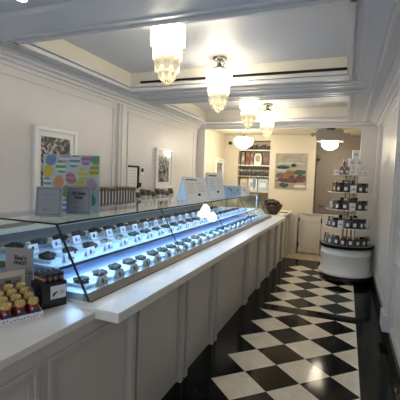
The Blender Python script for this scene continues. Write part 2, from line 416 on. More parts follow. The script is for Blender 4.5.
b.box((-.235, -.155, -.25), (-.225, .155, -.085), M['capplate']); b.box((.225, -.155, -.25), (.235, .155, -.085), M['capplate'])
b.box((-.225, -.155, -.075), (.225, .155, -.06), M['capplate'])
b.obj('scalloped_plate', t)
b = B()
for s in (-1, 1): b.tube([(s*.27, -.16, -.14), (s*.31, -.16, -.12), (s*.335, -.16, -.14), (s*.31, -.16, -.165), (s*.28, -.16, -.155)], .014, M['capplate'], 6)
b.obj('scroll', t)
b = B(); b.lathe([(.13, -.20), (.152, -.215), (.152, -.33), (.14, -.35), (.08, -.395), (0, -.41)], M['globe'], 8, smooth=False, a0=PI/8); b.obj('glass_shade', t)
b = B(); b.lathe([(0, -.002), (.028, -.002), (.03, -.012), (0, -.012)], M['spot'], 16, c=(0, 0, 0)); b.lathe([(.03, 0), (.045, 0), (.043, -.008), (.03, -.014)], M['white'], 16)
o = b.obj('ceiling_spotlight', loc=(-1.05, 1.80, 2.635)); tag(o, 'small recessed ceiling spotlight cut by the top edge, left corner', 'spotlight')

# ------------------------------------------------------------------ service counter
XP = -.222     # panel face
pys = [1.775, 2.49, 3.20, 4.40, 5.13, 5.83, 6.49, 7.10, 7.64, 8.04]
def cabinet_bay(y0, y1, label):
    t = thing('counter_cabinet', label, 'cabinet', (XP, y0, 0), 0, 'panelled bays of the service counter')
    L_ = y1-y0
    b = B(); b.box((-.45, 0, .0), (0, L_-.001, .849), M['cab']); b.obj('panel', t)
    b = B(); b.box((.0, .0, .0), (.010, .145, .849), M['cabtrim']); b.box((.010, .004, .0), (.040, .050, .849), M['cabtrim']); b.box((.010, .085, .0), (.040, .131, .849), M['cabtrim']); b.obj('pilaster', t, .003)
for i in range(len(pys)-1):
    cabinet_bay(pys[i], pys[i+1], 'off-white counter bay with pilaster, %s bay from the near end under the ledge' % ORD[i])
# near lower section
def near_cab(y0, y1, label, name='counter_cabinet', right=True):
    t = thing(name, label, 'cabinet', (XP, y0, 0), 0, 'framed cabinets of the near counter')
    L_ = y1-y0
    b = B(); b.box((-.46, 0, .1), (0, L_-.001, .848), M['cab']); b.obj('panel', t)
    b = B()
    z0, z1 = .16, .785; a0, a1 = .035, L_-.02
    for (o, w, tk) in ((0, .022, .016), (.022, .03, .009)):
        b.box((0, a0+o, z0+o), (tk, a0+o+w, z1-o), M['cabtrim']); (b.box((0, a1-o-w, z0+o), (tk, a1-o, z1-o), M['cabtrim']) if right else None)
        b.box((0, a0+o+w, z0+o), (tk, a1-(o+w)*right, z0+o+w), M['cabtrim']); b.box((0, a0+o+w, z1-o-w), (tk, a1-(o+w)*right, z1-o), M['cabtrim'])
    b.obj('moulding', t, .003)
    b = B(); b.box((-.46, 0, 0), (-.03, L_-.001, .1), M['black']); b.obj('plinth', t)
near_cab(.60, 1.14, 'near counter cabinet with framed panel, cut by the left picture edge')
near_cab(1.14, 1.774, 'near counter cabinet with wide plain panel, beside the ledge end', right=False)
# worktops
b = B(); b.prism([(-.075, 1.475), (-.075, 6.72), (-1.13, 6.72), (-1.13, 1.5365), (-.30, 1.5365), (-.30, 1.475)], .850, .900, M['top'], 'z'); o = b.obj('countertop', bevel=.003); tag(o, 'long white counter ledge under the glass case, brightly lit', 'countertop')
b = B(); b.prism([(-1.13, -.3), (-.208, -.3), (-.208, 1.474), (-.301, 1.474), (-.301, 1.5355), (-1.13, 1.5355)], .850, .886, M['top'], 'z'); o = b.obj('countertop', bevel=.003); tag(o, 'lower white counter at near left holding candy carton and tube rack', 'countertop')
b = B(); b.box((-1.13, 6.721, .850), (-.175, 8.20, .895), M['top']); o = b.obj('countertop', bevel=.003); tag(o, 'far end of the white counter with the dark basket', 'countertop')
t = thing('counter_cabinet', 'narrow end cabinet closing the far end of the counter, beside the low gate', 'cabinet', (-.2, 8.045, 0))
b = B(); b.box((-.4, 0, .0), (.165, .20, .849), M['cab']); b.obj('body', t)
b = B(); b.box((.02, -.012, .10), (.14, 0, .80), M['cabtrim']); b.obj('moulding', t)
b = B(); b.box((-1.12, 1.6, 0), (-.70, 8.0, .849), M['cab']); o = b.obj('service_cabinet'); tag(o, 'plain staff-side cabinet run hidden behind the counter', 'cabinet')

# ------------------------------------------------------------------ glass display case
Y0, Y1 = 1.537, 6.46
ZB, ZT = .900, 1.287
XF, XT, XBK = -.285, -.510, -1.125
case = thing('display_case', 'long slanted glass chocolate display case lit blue, on the counter', 'display case', (XT, Y0, ZB))
def cobj(b, name, bevel=0):
    o = b.obj(name, case, bevel); o.matrix_parent_inverse = Matrix.Translation(-Vector((XT, Y0, ZB))); return o
b = B(); b.prism([(XF, ZB+.001), (XF-.025, ZB+.04), (XF-.05, ZB+.04), (XF-.05, ZB+.001)], Y0+.003, Y1, M['steel']); cobj(b, 'front_rail')
b = B(); b.box((XF+.0, Y0+.003, ZB+.0005), (XF+.004, Y1, ZB+.006), M['edge']); cobj(b, 'seal')
b = B(); b.box((XBK, Y0+.01, ZB+.001), (XF-.05, Y1-.02, ZB+.034), M['deck']); cobj(b, 'deck')
ZSH = 1.052
b = B(); b.box((XBK, Y0+.01, ZSH-.012), (-.502, Y1-.25, ZSH), M['deck']); cobj(b, 'shelf')
b = B(); b.box((-.502, Y0+.01, ZSH-.014), (-.496, Y1-.25, ZSH+.001), M['edge']); cobj(b, 'shelf_edge')
b = B()
for y in (Y0+.03, 2.75, 3.95, 5.15, Y1-.30): b.box((-.9, y, ZB+.034), (-.88, y+.012, ZSH-.012), M['steel'])
cobj(b, 'shelf_bracket')
ys = [Y0+.006, 2.72, 3.92, 5.12, Y1]
def slant(z): return XF-.022 + (XT-XF+.022)*(z-ZB-.04)/(ZT-ZB-.04)
for i in range(4):
    b = B(); b.prism([(slant(ZB+.04), ZB+.04), (slant(ZT-.006), ZT-.006), (slant(ZT-.006)-.006, ZT-.006), (slant(ZB+.04)-.006, ZB+.04)], ys[i]+.002, ys[i+1]-.002, M['glass']); cobj(b, 'front_pane')
for i in range(1, 4):
    b = B(); b.prism([(slant(ZB+.04)+.001, ZB+.04), (slant(ZT-.006)+.001, ZT-.006), (slant(ZT-.006)-.007, ZT-.006), (slant(ZB+.04)-.007, ZB+.04)], ys[i]-.002, ys[i]+.002, M['edge']); cobj(b, 'joint')
b = B(); b.box((XBK, Y0-.004, ZT-.004), (XT+.004, Y1, ZT+.004), M['glass']); cobj(b, 'top_pane')
b = B(); b.box((XT+.004, Y0-.006, ZT-.005), (XT+.008, Y1, ZT+.005), M['edge']); b.box((XBK, Y0-.010, ZT-.005), (XT+.008, Y0-.004, ZT+.005), M['edge']); cobj(b, 'top_edge')
for y in (Y0, Y1-.006):
    b = B(); b.prism([(XF-.02, ZB+.002), (XT, ZT-.005), (XBK, ZT-.005), (XBK, ZB+.002)], y, y+.006, M['glass']); cobj(b, 'end_pane')
b = B(); b.prism([(XF-.004, ZB+.002), (XT+.004, ZT-.005), (XT-.006, ZT-.005), (XF-.014, ZB+.002)], Y0-.003, Y0+.006, M['edge']); cobj(b, 'end_edge')
b = B(); b.box((XBK, Y0, ZT-.03), (XBK+.03, Y1, ZT-.004), M['steel']); b.box((XBK, Y0, ZB+.001), (XBK+.02, Y0+.02, ZT-.03), M['steel']); b.box((XBK, Y1-.02, ZB+.001), (XBK+.02, Y1, ZT-.03), M['steel']); cobj(b, 'rear_rail')
M['led'] = mat('led_strip', (.9, .95, 1), .3, emit=(.62, .80, 1), es=5)
b = B(); b.box((XT-.030, Y0+.02, ZT-.014), (XT-.014, Y1-.02, ZT-.005), M['white']); cobj(b, 'light_housing')
b = B(); b.box((-.512, 6.20, ZB+.035), (-.500, 6.212, ZT-.005), M['white']); cobj(b, 'post')
# LED strips of the case (real lamps of the place)
def area(name, loc, sx, sy, e, col, rot=(0,0,0)):
    L_ = bpy.data.lights.new(name, 'AREA'); L_.shape = 'RECTANGLE'; L_.size = sx; L_.size_y = sy; L_.energy = e; L_.color = col
    o = bpy.data.objects.new(name, L_); COL.objects.link(o); o.location = loc; o.rotation_euler = rot; return o
LED = (.36, .58, 1.0)
led = area('case_led_light', (XT-.022, (Y0+Y1)/2, ZT-.017), .012, Y1-Y0-.1, 8.5, LED, (0, math.radians(8), 0))
led2 = area('shelf_led_light', (-.52, (Y0+Y1)/2-.1, ZSH-.016), .012, Y1-Y0-.4, 6.5, LED, (0, math.radians(-12), 0))

# --- contents of the case
def tray_mesh(w, d, h=.018):
    b = B(); t = .003
    b.box((-d/2, -w/2, 0), (d/2, w/2, t), M['tray'])
    b.box((-d/2, -w/2, t), (-d/2+t, w/2, h), M['tray']); b.box((d/2-t, -w/2, t), (d/2, w/2, h), M['tray'])
    b.box((-d/2+t, -w/2, t), (d/2-t, -w/2+t, h), M['tray']); b.box((-d/2+t, w/2-t, t), (d/2-t, w/2, h), M['tray'])
    return b
def pile_mesh(rx, ry, m, n=26, m2=None):
    b = B()
    for i in range(n):
        a = random.uniform(0, 2*PI); r = math.sqrt(random.random())*.8; z = .011 + (1-r)*.022
        b.ball((rx*r*math.cos(a), ry*r*math.sin(a), z), random.uniform(.011, .016), M[m2] if m2 and i % 3 == 0 else M[m], 1, (1, 1, .75), .12)
    b.lathe([(0, .0), (1, .0), (.75, .018), (0, .026)], M[m], 12, sx=rx*.85, sy=ry*.85)
    return b
def card_mesh(w=.080, h=.052, ink='purple'):
    b = B(); b.prism([(.016, 0), (.002, h), (0, h), (-.014, 0), (-.012, 0), (.001, h-.004), (.014, 0)], -w/2, w/2, M['paper'], 'y')
    # printed motif and line on the front face
    def P(y, z): return (.016-.014*z/h+.0006, y, z)
    b.poly([P(-w*.18, h*.25), P(w*.02, h*.2), P(w*.12, h*.5), P(0, h*.8), P(-w*.2, h*.6)], M[ink])
    b.poly([P(w*.2, h*.3), P(w*.4, h*.3), P(w*.4, h*.4), P(w*.2, h*.4)], M['ink'])
    return b
kinds = [('choc', None, 'dark chocolates'), ('choc', 'milk', 'dark and milk chocolates'), ('milk', 'choc', 'brown truffles')]
protos = {}
def piles(kind, rx, ry, m2=None):
    key = (kind, m2, rx)
    if key not in protos:
        protos[key] = pile_mesh(rx, ry, kind, 34, m2).obj('chocolate_pile'); return protos[key]
    c = protos[key].copy(); COL.objects.link(c); return c
trayp = {}
def tray(w, d):
    if (w, d) not in trayp: trayp[(w, d)] = tray_mesh(w, d).obj('serving_tray'); return trayp[(w, d)]
    c = trayp[(w, d)].copy(); COL.objects.link(c); return c
cardp = {}
def card(ink):
    if ink not in cardp: cardp[ink] = card_mesh(ink=ink).obj('price_card'); return cardp[ink]
    c = cardp[ink].copy(); COL.objects.link(c); return c
DK = ZB+.0345
low = [1.70, 1.87, 2.035, 2.20, 2.36, 2.53, 2.69, 2.86, 3.03, 3.20, 3.40, 3.60, 3.80, 4.0, 4.2, 4.4, 4.6, 4.8, 5.0, 5.2, 5.4, 5.6, 5.8, 6.0]
def fill(ys_, x, z, cx, rowname, group, pat, tagrow=True):
    N_ = len(ys_)
    for i, y in enumerate(ys_):
        a = ORD[i]
        o = tray(.150, .17); o.location = (x+.012, y, z); tag(o, 'clear white tray, %s from near end, %s' % (a, rowname), 'tray', group+' trays')
        k, m2, nm = pat(i)
        o = piles(k, .054, .052, m2); o.location = (x+random.uniform(-.003, .003), y+random.uniform(-.003, .003), z+.0065); o.rotation_euler.z = 0
        s = random.uniform(.9, 1.06); o.scale = (s, s, s*random.uniform(.9, 1.15))
        tag(o, 'heap of %s, %s from near end, %s' % (nm, a, rowname), 'chocolates', group+' chocolate heaps')
        if tagrow:
            o = card('purple' if i % 3 else 'blue'); o.location = (cx, y+.02, z+.0005)
            tag(o, 'tented white price card, %s from near end, %s' % (a, rowname), 'price card', group+' price cards')
def plow(i):
    if i in (12, 13): return ('green', 'choc', 'green foil sweets')
    return kinds[(0, 1, 0, 2, 0, 0, 1)[i % 7]]
def pmid(i):
    if i in (3, 4): return ('nougat', 'milk', 'pale nougat pieces')
    if i in (5, 6, 7): return ('green', 'choc', 'green-dusted chocolates')
    return kinds[(0, 2, 1, 0, 1)[i % 5]]
fill(low, -.475, DK, -.352, 'lower row', 'lower row', plow)
mid = [1.66 + .19*i for i in range(22)]
fill(mid, -.69, ZSH+.0005, -.553, 'upper shelf front row', 'upper shelf front row', pmid)
# rear row: white dishes with dark contents
dishp = None
for i in range(20):
    y = 1.73 + .2*i; a = ORD[i]
    if dishp is None:
        b = B(); b.lathe([(0, .0), (.06, .0), (.085, .018), (.088, .018), (.062, -.0), (.06, .0)][:4], M['white'], 20); b.lathe([(0, .004), (.058, .004), (.083, .019)], M['white'], 20)
        dishp = b.obj('serving_dish'); o = dishp
    else: o = dishp.copy(); COL.objects.link(o)
    o.location = (-1.02, y, ZSH+.0005); o.scale = (1, 1, 1.4)
    tag(o, 'round white dish, %s from the near end at the back of the upper shelf' % a, 'dish', 'back row dishes')
    o = card('blue' if i % 3 else 'ink'); o.location = (-.905, y+.03, ZSH+.0005); tag(o, 'tented white price card, %s from near end, before the back row dishes' % a, 'price card', 'back row price cards')
    o = piles(('choc', 'slate')[i % 2], .062, .062); o.location = (-1.02, y, ZSH+.020)
    tag(o, 'heap of dark sweets in the %s back-row dish from the near end' % a, 'chocolates', 'back row sweets')

# ------------------------------------------------------------------ things on the glass top
ZG = ZT+.0045
def plaque(loc, rz, label, lines):
    w, h = .155, .182
    t = thing('sign_plaque', label, 'sign', loc, rz)
    tilt = Matrix.Rotation(math.radians(-6), 4, 'X')
    b = B(); b.box((-w/2, 0, .008), (w/2, .006, h), M['plaque'], tilt); b.obj('plate', t)
    b = B(); 
    e = .011
    for (x0, z0, x1, z1) in ((-w/2+e, .008+e, w/2-e, .0105+e), (-w/2+e, h-e-.0025, w/2-e, h-e), (-w/2+e, .008+e, -w/2+e+.0025, h-e), (w/2-e-.0025, .008+e, w/2-e, h-e)):
        b.box((x0, -.001, z0), (x1, .0, z1), M['plaque_line'], tilt)
    b.obj('border_line', t)
    b = B(); b.box((-w/2, -.02, 0), (w/2, .045, .008), M['glass']); b.obj('foot', t)
    for (s, sz, z, bold) in lines:
        text(s, sz, M['ink'] if bold else M['plaque_line'], t, (0, -.002-.002+z*math.tan(math.radians(6))-.0, z), (PI/2-math.radians(6), 0, 0), bold=bold)
    return t
plaque((-.712, 1.685, ZG), math.radians(21), 'grey framed notice of small print on the glass top, left one', [('---- ------------- -- ---- ----', .0095, .142, False), ('----- ----- --- --- -----', .0095, .130, False), ('------ --- ----- ---------', .0095, .106, False), ('----------------------', .010, .082, False), ('\u25A0 ' + '-------------', .0095, .047, True)])
plaque((-.668, 1.895, ZG), math.radians(24), 'grey framed notice reading All Sales Final, right one', [('All Sales', .026, .138, True), ('Final', .026, .112, True), ('-----------------', .012, .085, False), ('\u25A0 ' + '-------------', .0095, .047, True)])
# egg poster board
t = thing('poster_board', 'poster board printed with coloured striped eggs behind the grey notices', 'poster', (-.815, 2.0, ZG), math.radians(22))
W_, H_ = .375, .385
b = B(); b.box((-W_/2, 0, 0), (W_/2, .008, H_), M['sage']); b.obj('board', t)
b = B(); b.prism([(0, .0), (.10, 0), (0, .25)], -.01, .01, M['paper'], 'x', Matrix.Translation((0, .009, 0))); b.obj('easel_foot', t)
def egg(b, cx, cz, rx, rz, m1, m2, lean=0.0):
    n_ = 16; NB = 5
    def hw(q):
        s = max(0, 1-q*q); return rx*math.sqrt(s)*(1-.18*q)
    for k in range(NB):
        q0 = -1+2*k/NB; q1 = -1+2*(k+1)/NB
        L1, R1 = [], []
        for j in range(n_//2+1):
            q = q0+(q1-q0)*j/(n_//2); L1.append((-hw(q), q)); R1.append((hw(q), q))
        pts = R1 + L1[::-1]
        P = []
        for (x, q) in pts:
            x = max(-W_/2+.004, min(W_/2-.004, cx+x+lean*q*rz)); z = max(.004, min(H_-.004, cz+q*rz)); P.append((x, -.0008, z))
        Q = []
        for p in P:
            if not Q or (abs(p[0]-Q[-1][0])+abs(p[2]-Q[-1][2])) > 1e-4: Q.append(p)
        if len(Q) > 2 and (abs(Q[0][0]-Q[-1][0])+abs(Q[0][2]-Q[-1][2])) < 1e-4: Q.pop()
        if len(Q) > 2:
            area_ = sum(Q[i][0]*Q[(i+1) % len(Q)][2]-Q[(i+1) % len(Q)][0]*Q[i][2] for i in range(len(Q)))
            if abs(area_) > 1e-6: b.poly(Q, M[m1 if k % 2 == 0 else m2])
b = B()
eg = [(-.135, .355, 'e_teal', 'e_blue'), (-.045, .375, 'e_pink', 'e_white'), (.02, .345, 'e_teal', 'e_white'), (.10, .362, 'e_lilac', 'e_pink'), (.165, .368, 'e_teal', 'e_green'),
      (-.155, .275, 'e_yel', 'e_yel'), (-.07, .305, 'e_green', 'e_white'), (-.005, .232, 'e_or', 'e_lilac'), (.075, .262, 'e_yel', 'e_pale'), (.152, .288, 'e_yel', 'e_lime'),
      (-.085, .205, 'e_or', 'e_or'), (-.165, .19, 'e_teal', 'e_white'), (.135, .195, 'e_pink', 'e_pink'), (.06, .19, 'e_pale', 'e_yel'), (-.03, .14, 'e_lime', 'e_green'), (-.035, .05, 'e_blue', 'e_white'), (.06, .10, 'e_or', 'e_white'), (.13, .09, 'e_teal', 'e_green'), (-.12, .09, 'e_lilac', 'e_pink')]
for (x, z, a, c) in eg: egg(b, x, z, .034, .043, M and a, c, random.uniform(-.2, .2))
b.obj('egg_print', t)

# open brochures / menus in stands
def menu(loc, rz, w, h, label, tilt_deg, col='paper'):
    t = thing('menu_stand', label, 'menu', loc, rz)
    q = Matrix.Rotation(math.radians(-tilt_deg), 4, 'X')
    b = B(); b.box((-w/2, 0, .004), (w/2, .005, h), M[col], q); b.obj('front_leaf', t)
    b = B(); b.box((-w/2, -.005, .005), (w/2, 0, h), M['paper'], Matrix.Translation((0, 2*h*math.sin(math.radians(tilt_deg))+.002, 0)) @ Matrix.Rotation(math.radians(tilt_deg), 4, 'X')); b.obj('rear_leaf', t)
    b = B()
    b.box((-w*.40, -.001, h*.86), (w*.1, 0, h*.90), M['plaque_line'], q)
    for k in range(6): b.box((-w*.40, -.001, h*(.35+.075*k)), (-w*.05, 0, h*(.365+.075*k)), M['stripe'], q)
    for k in range(5): b.box((w*.05, -.001, h*(.40+.085*k)), (w*.40, 0, h*(.415+.085*k)), M['stripe'], q)
    b.prism([(-.02, .0), (.01, -.008), (.026, .005), (.018, .022), (-.008, .02)], -.0014, 0, M['ink'], 'y', q @ Matrix.Translation((.02, 0, h*.25)))
    b.obj('print', t)
menu((-.585, 3.76, ZG), math.radians(62), .31, .285, 'open white menu leaning on the glass top, with dark side opening', 22)
menu((-.60, 4.42, ZG), math.radians(64), .28, .335, 'tall narrow white menu on the glass top, right of the open one', 12)
# green and white boxes farther along the top
t = thing('gift_box', 'white box with green leaf print on the glass top, before the niche', 'box', (-.64, 5.05, ZG), math.radians(76))
b = B(); b.box((-.24, -.05, 0), (.24, .05, .165), M['iceblue']); b.obj('body', t, .003)
for (x, z, s) in ((-.10, .12, .03), (-.045, .10, .035), (-.02, .04, .02), (.05, .06, .02), (.14, .10, .03)):
    b = B(); b.prism([(-s, 0), (0, s*.6), (s, .1*s), (0, -s*.6)], -.0012, 0, M['greenc'], 'y', Matrix.Translation((x, -.0505, z)) @ Matrix.Rotation(.7, 4, 'Y')); b.obj('printed_leaf', t)
t = thing('gift_box', 'pale box with small blue seal on the glass top, right of the leaf-print box', 'box', (-.64, 5.62, ZG), math.radians(78))
b = B(); b.box((-.22, -.05, 0), (.22, .05, .15), M['paper']); b.obj('body', t, .003)
b = B(); b.lathe([(0, 0), (.018, 0), (.018, .001), (0, .001)], M['blue'], 12); o = b.obj('seal', t); o.rotation_euler.x = PI/2; o.location = (.04, -.05, .09)
t = thing('ribbon_roll', 'pale blue tissue sheet hung over a clear frame at the far end of the case', 'tissue', (-.57, 6.24, ZG), math.radians(78))
b = B(); b.box((-.16, 0, 0), (-.154, .006, .30), M['glass']); b.box((.154, 0, 0), (.16, .006, .30), M['glass']); b.box((-.16, 0, .296), (.16, .006, .302), M['edge']); b.obj('frame', t)
b = B(); b.prism([(-.055, .295), (.055, .30), (.06, .12), (.02, .10), (0, .02), (-.02, .10), (-.05, .13)], -.004, .0, M['iceblue'], 'y'); b.obj('sheet', t)

# basket on the far counter
t = thing('wicker_basket', 'dark wicker basket with pointed rim on the far counter', 'basket', (-.42, 7.12, .8955))
b = B(); b.lathe([(0, 0), (.11, 0), (.17, .08), (.21, .17), (.205, .19), (.17, .17), (.135, .08), (.10, .012), (0, .012)], M['wood'], 20, smooth=False); b.obj('bowl', t)
for k in range(11):
    a = 2*PI*k/11+random.uniform(-.2, .2); r = .17; l = random.uniform(.04, .11)
    b = B(); b.prism([(-.045, 0), (.045, 0), (random.uniform(-.03, .03), l)], -.004, .004, M['wood'], 'x', Matrix.Translation((r*math.cos(a), r*math.sin(a), .165)) @ Matrix.Rotation(a+random.uniform(-.3, .3), 4, 'Z') @ Matrix.Rotation(random.uniform(-.1, .5), 4, 'Y')); b.obj('rim_point', t)
b = B()
for k in range(5):
    z = .03+.03*k; r = .125+.014*k
    b.tube([(r*math.cos(2*PI*q/20), r*math.sin(2*PI*q/20), z) for q in range(21)], .006, M['wood'], 5)
b.obj('weave_band', t)
b = B(); b.ball((0, 0, .20), .15, M['wood'], 3, (1, 1, .6), .14); o = b.obj('wood_shavings', loc=(-.42, 7.12, .8955)); tag(o, 'dark shredded filling heaped in the wicker basket', 'filling', kind='stuff')
b = B(); b.box((-.12, -.05, 0), (.12, .05, .012), M['ink']); o = b.obj('tray', loc=(-.30, 7.62, .8955)); tag(o, 'flat dark tray behind the basket on the far counter', 'tray')

# ------------------------------------------------------------------ near counter: candy carton
ang = math.radians(66)
cx, cy = -.380-.09*math.cos(ang)-.12*math.sin(ang), 1.313-.09*math.sin(ang)+.12*math.cos(ang)
ct = thing('candy_carton', 'white display carton of yellow-capped candies with tall header, near left', 'carton', (cx, cy, .8865), ang)
# local: x along the front edge (to picture right), y = depth away from the customer
b = B(); hw, hd = .092, .12
b.box((-hw, -hd, 0), (hw, hd, .004), M['paper']); b.box((-hw, -hd, .004), (hw, -hd+.003, .028), M['paper'])
b.prism([(-hd+.003, .004), (hd, .004), (hd, .09), (-hd+.003, .028)], -hw, -hw+.003, M['paper'], 'x'); b.prism([(-hd+.003, .004), (hd, .004), (hd, .09), (-hd+.003, .028)], hw-.003, hw, M['paper'], 'x')
b.obj('tray', ct)
b = B(); b.box((-hw, hd-.003, .004), (hw, hd+.001, .175), M['cream']); b.obj('header_board', ct)
b = B(); b.box((-hw+.012, hd-.005, .10), (hw-.022, hd-.003, .145), M['tan']); 
b.box((-hw+.012, hd-.006, .098), (hw-.022, hd-.003, .101), M['gold']); b.box((hw-.024, hd-.006, .098), (hw-.022, hd-.003, .147), M['gold'])
b.box((.0, hd-.006, .112), (.011, hd-.0045, .133), M['slate']); b.box((.013, hd-.006, .112), (.024, hd-.0045, .133), M['slate']); b.box((.045, hd-.0065, .123), (.06, hd-.0045, .125), M['ink'])
b.obj('header_window', ct)
b = B()
for k in range(12):
    x = -hw+.014+.0145*k; b.ball((x, -hd-.0005, .014+.004*math.sin(k*2.1)), .0035, M[('red', 'purple', 'navy')[k % 3]], 1, (1.1, .2, .9))
b.obj('front_print', ct)
cp = None
for c in range(3):
    for r in range(4):
        x = -.058+.058*c; y = -.088+.054*r
        lab = 'yellow-capped candy tube in the carton, %s column from the left, %s from the front' % (('first', 'middle', 'last')[c], ORD[r])
        loc = (cx+x*math.cos(ang)-y*math.sin(ang), cy+x*math.sin(ang)+y*math.cos(ang), .8910+.011*r)
        if cp is None:
            t = thing('candy_tube', lab, 'candy', loc, ang, 'candies in the near carton'); cp = t
            b = B(); b.lathe([(0, 0), (.019, 0), (.021, .01), (.021, .05), (.018, .058), (0, .058)], M['red'], 14); b.obj('body', t)
            b = B(); b.prism([(-.017, .008), (.017, .008), (.014, .034), (-.014, .034)], -.0245, -.019, M['navy'], 'y'); b.ball((-.012, -.022, .042), .006, M['cream'], 1); b.obj('label', t)
            b = B(); b.lathe([(0, .056), (.017, .056), (.0225, .062), (.023, .074), (.018, .084), (0, .087)], M['yellow'], 14)
            for k in range(14):
                a = 2*PI*k/14; b.ball((.0185*math.cos(a), .0185*math.sin(a), .076), .0052, M['yellow'], 1, (1, 1, 1), .1)
            for k in range(6):
                a = 2*PI*k/6; b.ball((.010*math.cos(a), .010*math.sin(a), .084), .006, M['yellow'], 1, (1, 1, .8), .1)
            b.obj('cap', t)
        else: copy_thing(cp, loc, ang, lab)
# card reading behind the carton
t = thing('sign_card', 'tan card with two lines of black lettering behind the candy carton', 'sign', (-.695, 1.455, .8865), math.radians(14))
b = B(); b.box((-.068, 0, 0), (.088, .004, .268), M['tan']); b.obj('card', t)
b = B(); b.prism([(0, 0), (.045, 0), (0, .12)], -.02, .02, M['tan'], 'x', Matrix.Translation((0, .0045, 0))); b.obj('easel_foot', t)
text("Bea's", .034, M['ink'], t, (.018, -.001, .215), (PI/2, 0, 0), bold=True)
text("FINEST", .026, M['ink'], t, (.018, -.001, .188), (PI/2, 0, 0), bold=True)
b = B(); b.box((.03, -.001, .135), (.05, 0, .139), M['ink']); b.box((.062, -.001, .135), (.085, 0, .139), M['ink']); b.obj('print', t)

# tube rack
ra = math.radians(72)
rk = thing('tube_rack', 'black box rack of dark tubes with white label, on the near counter', 'rack', (-.478, 1.452, .8865), ra)
w, d_ = .066, .056
b = B(); t3 = .003; hh = .125
b.box((-w, -d_, 0), (w, d_, t3), M['plasticblack']); b.box((-w, -d_, t3), (w, -d_+t3, hh), M['plasticblack']); b.box((-w, d_-t3, t3), (w, d_, hh), M['plasticblack'])
b.box((-w, -d_+t3, t3), (-w+t3, d_-t3, hh), M['plasticblack']); b.box((w-t3, -d_+t3, t3), (w, d_-t3, hh), M['plasticblack']); b.obj('box', rk)
b = B(); b.box((-.022, -d_-.0015, .042), (w-.004, -d_-.0002, .108), M['paper']); b.obj('label_card', rk)
b = B(); b.prism([(-.012, .060), (-.006, .072), (.012, .080), (.014, .074), (.002, .066), (-.008, .054)], -d_-.003, -d_-.0016, M['ink'], 'y')
for k in range(3): b.box((.030, -d_-.0028, .062+.008*k), (.052, -d_-.0016, .064+.008*k), M['plaque_line'])
b.obj('label_print', rk)
tp = None; i = 0
for r in range(4):
    for c in range(4):
        x = -.045+.030*c; y = -.038+.0255*r
        loc = (-.478+x*math.cos(ra)-y*math.sin(ra), 1.452+x*math.sin(ra)+y*math.cos(ra), .890)
        lab = 'dark chocolate tube in the black rack, %s row from the front, %s from the left' % (ORD[r], ORD[c])
        if tp is None:
            t = thing('chocolate_tube', lab, 'tube', loc, ra, 'tubes in the black rack'); tp = t
            b = B(); b.lathe([(0, 0), (.0115, 0), (.0115, .130), (0, .130)], M['plasticblack'], 12); b.obj('body', t)
            b = B(); b.lathe([(0, .130), (.0118, .130), (.0122, .140), (.0122, .150), (0, .150)], M['copper'], 12); b.obj('band', t)
            b = B(); b.lathe([(0, .150), (.0123, .150), (.0123, .163), (.009, .168), (0, .168)], M['plasticblack'], 12); b.obj('cap', t)
        else: copy_thing(tp, loc, ra, lab)

# ------------------------------------------------------------------ staff side: back counter, stock and frames
t = thing('back_counter', 'grey counter along the left wall carrying the boxed stock', 'counter', (XL, 1.0, 0))
b = B(); b.box((.001, 0, .1), (.50, 5.6, 1.09), M['taupe']); b.obj('body', t)
b = B(); b.box((.001, -.02, 1.09), (.56, 5.62, 1.12), M['top']); b.obj('worktop', t)
b = B(); b.box((.001, 0, 0), (.45, 5.6, .1), M['black']); b.obj('plinth', t)
b = B()
for k in range(7): frame_lr(b, .50, 1, .06+.79*k, .79+.79*k, .16, 1.03, .03, .012, 'taupe')
b.obj('door_moulding', t)
b = B(); b.box((-.06, -.17, 0), (.06, .17, .008), M['grey']); o = b.obj('serving_tray', loc=(-1.55, 2.2, 1.121), rz=.1); tag(o, 'flat grey slab on the back counter imitating a reflection in the glass top', 'tray')  # grey slab put in to imitate a reflection in the glass top
# tall dark packages
pk = None
for i in range(15):
    y = 3.36+.062*i; lab = 'tall dark package with silver label, %s from the left in the stock row' % ORD[i]
    loc = (-1.72+.0*i, y, 1.1205)
    if pk is None:
        t = thing('tall_package', lab, 'package', loc, 0, 'tall packages on the back counter'); pk = t
        b = B(); b.box((-.035, -.027, 0), (.035, .027, .265), M['slate']); b.obj('box', t, .002)
        b = B(); b.box((.0352, -.012, .04), (.0362, .014, .235), M['stripe']); b.obj('label', t)
        b = B(); b.box((-.034, -.026, .265), (.034, .026, .280), M['gold']); b.obj('lid', t)
    else: copy_thing(pk, loc, random.uniform(-.04, .04), lab, (1, 1, random.uniform(.97, 1.02)))
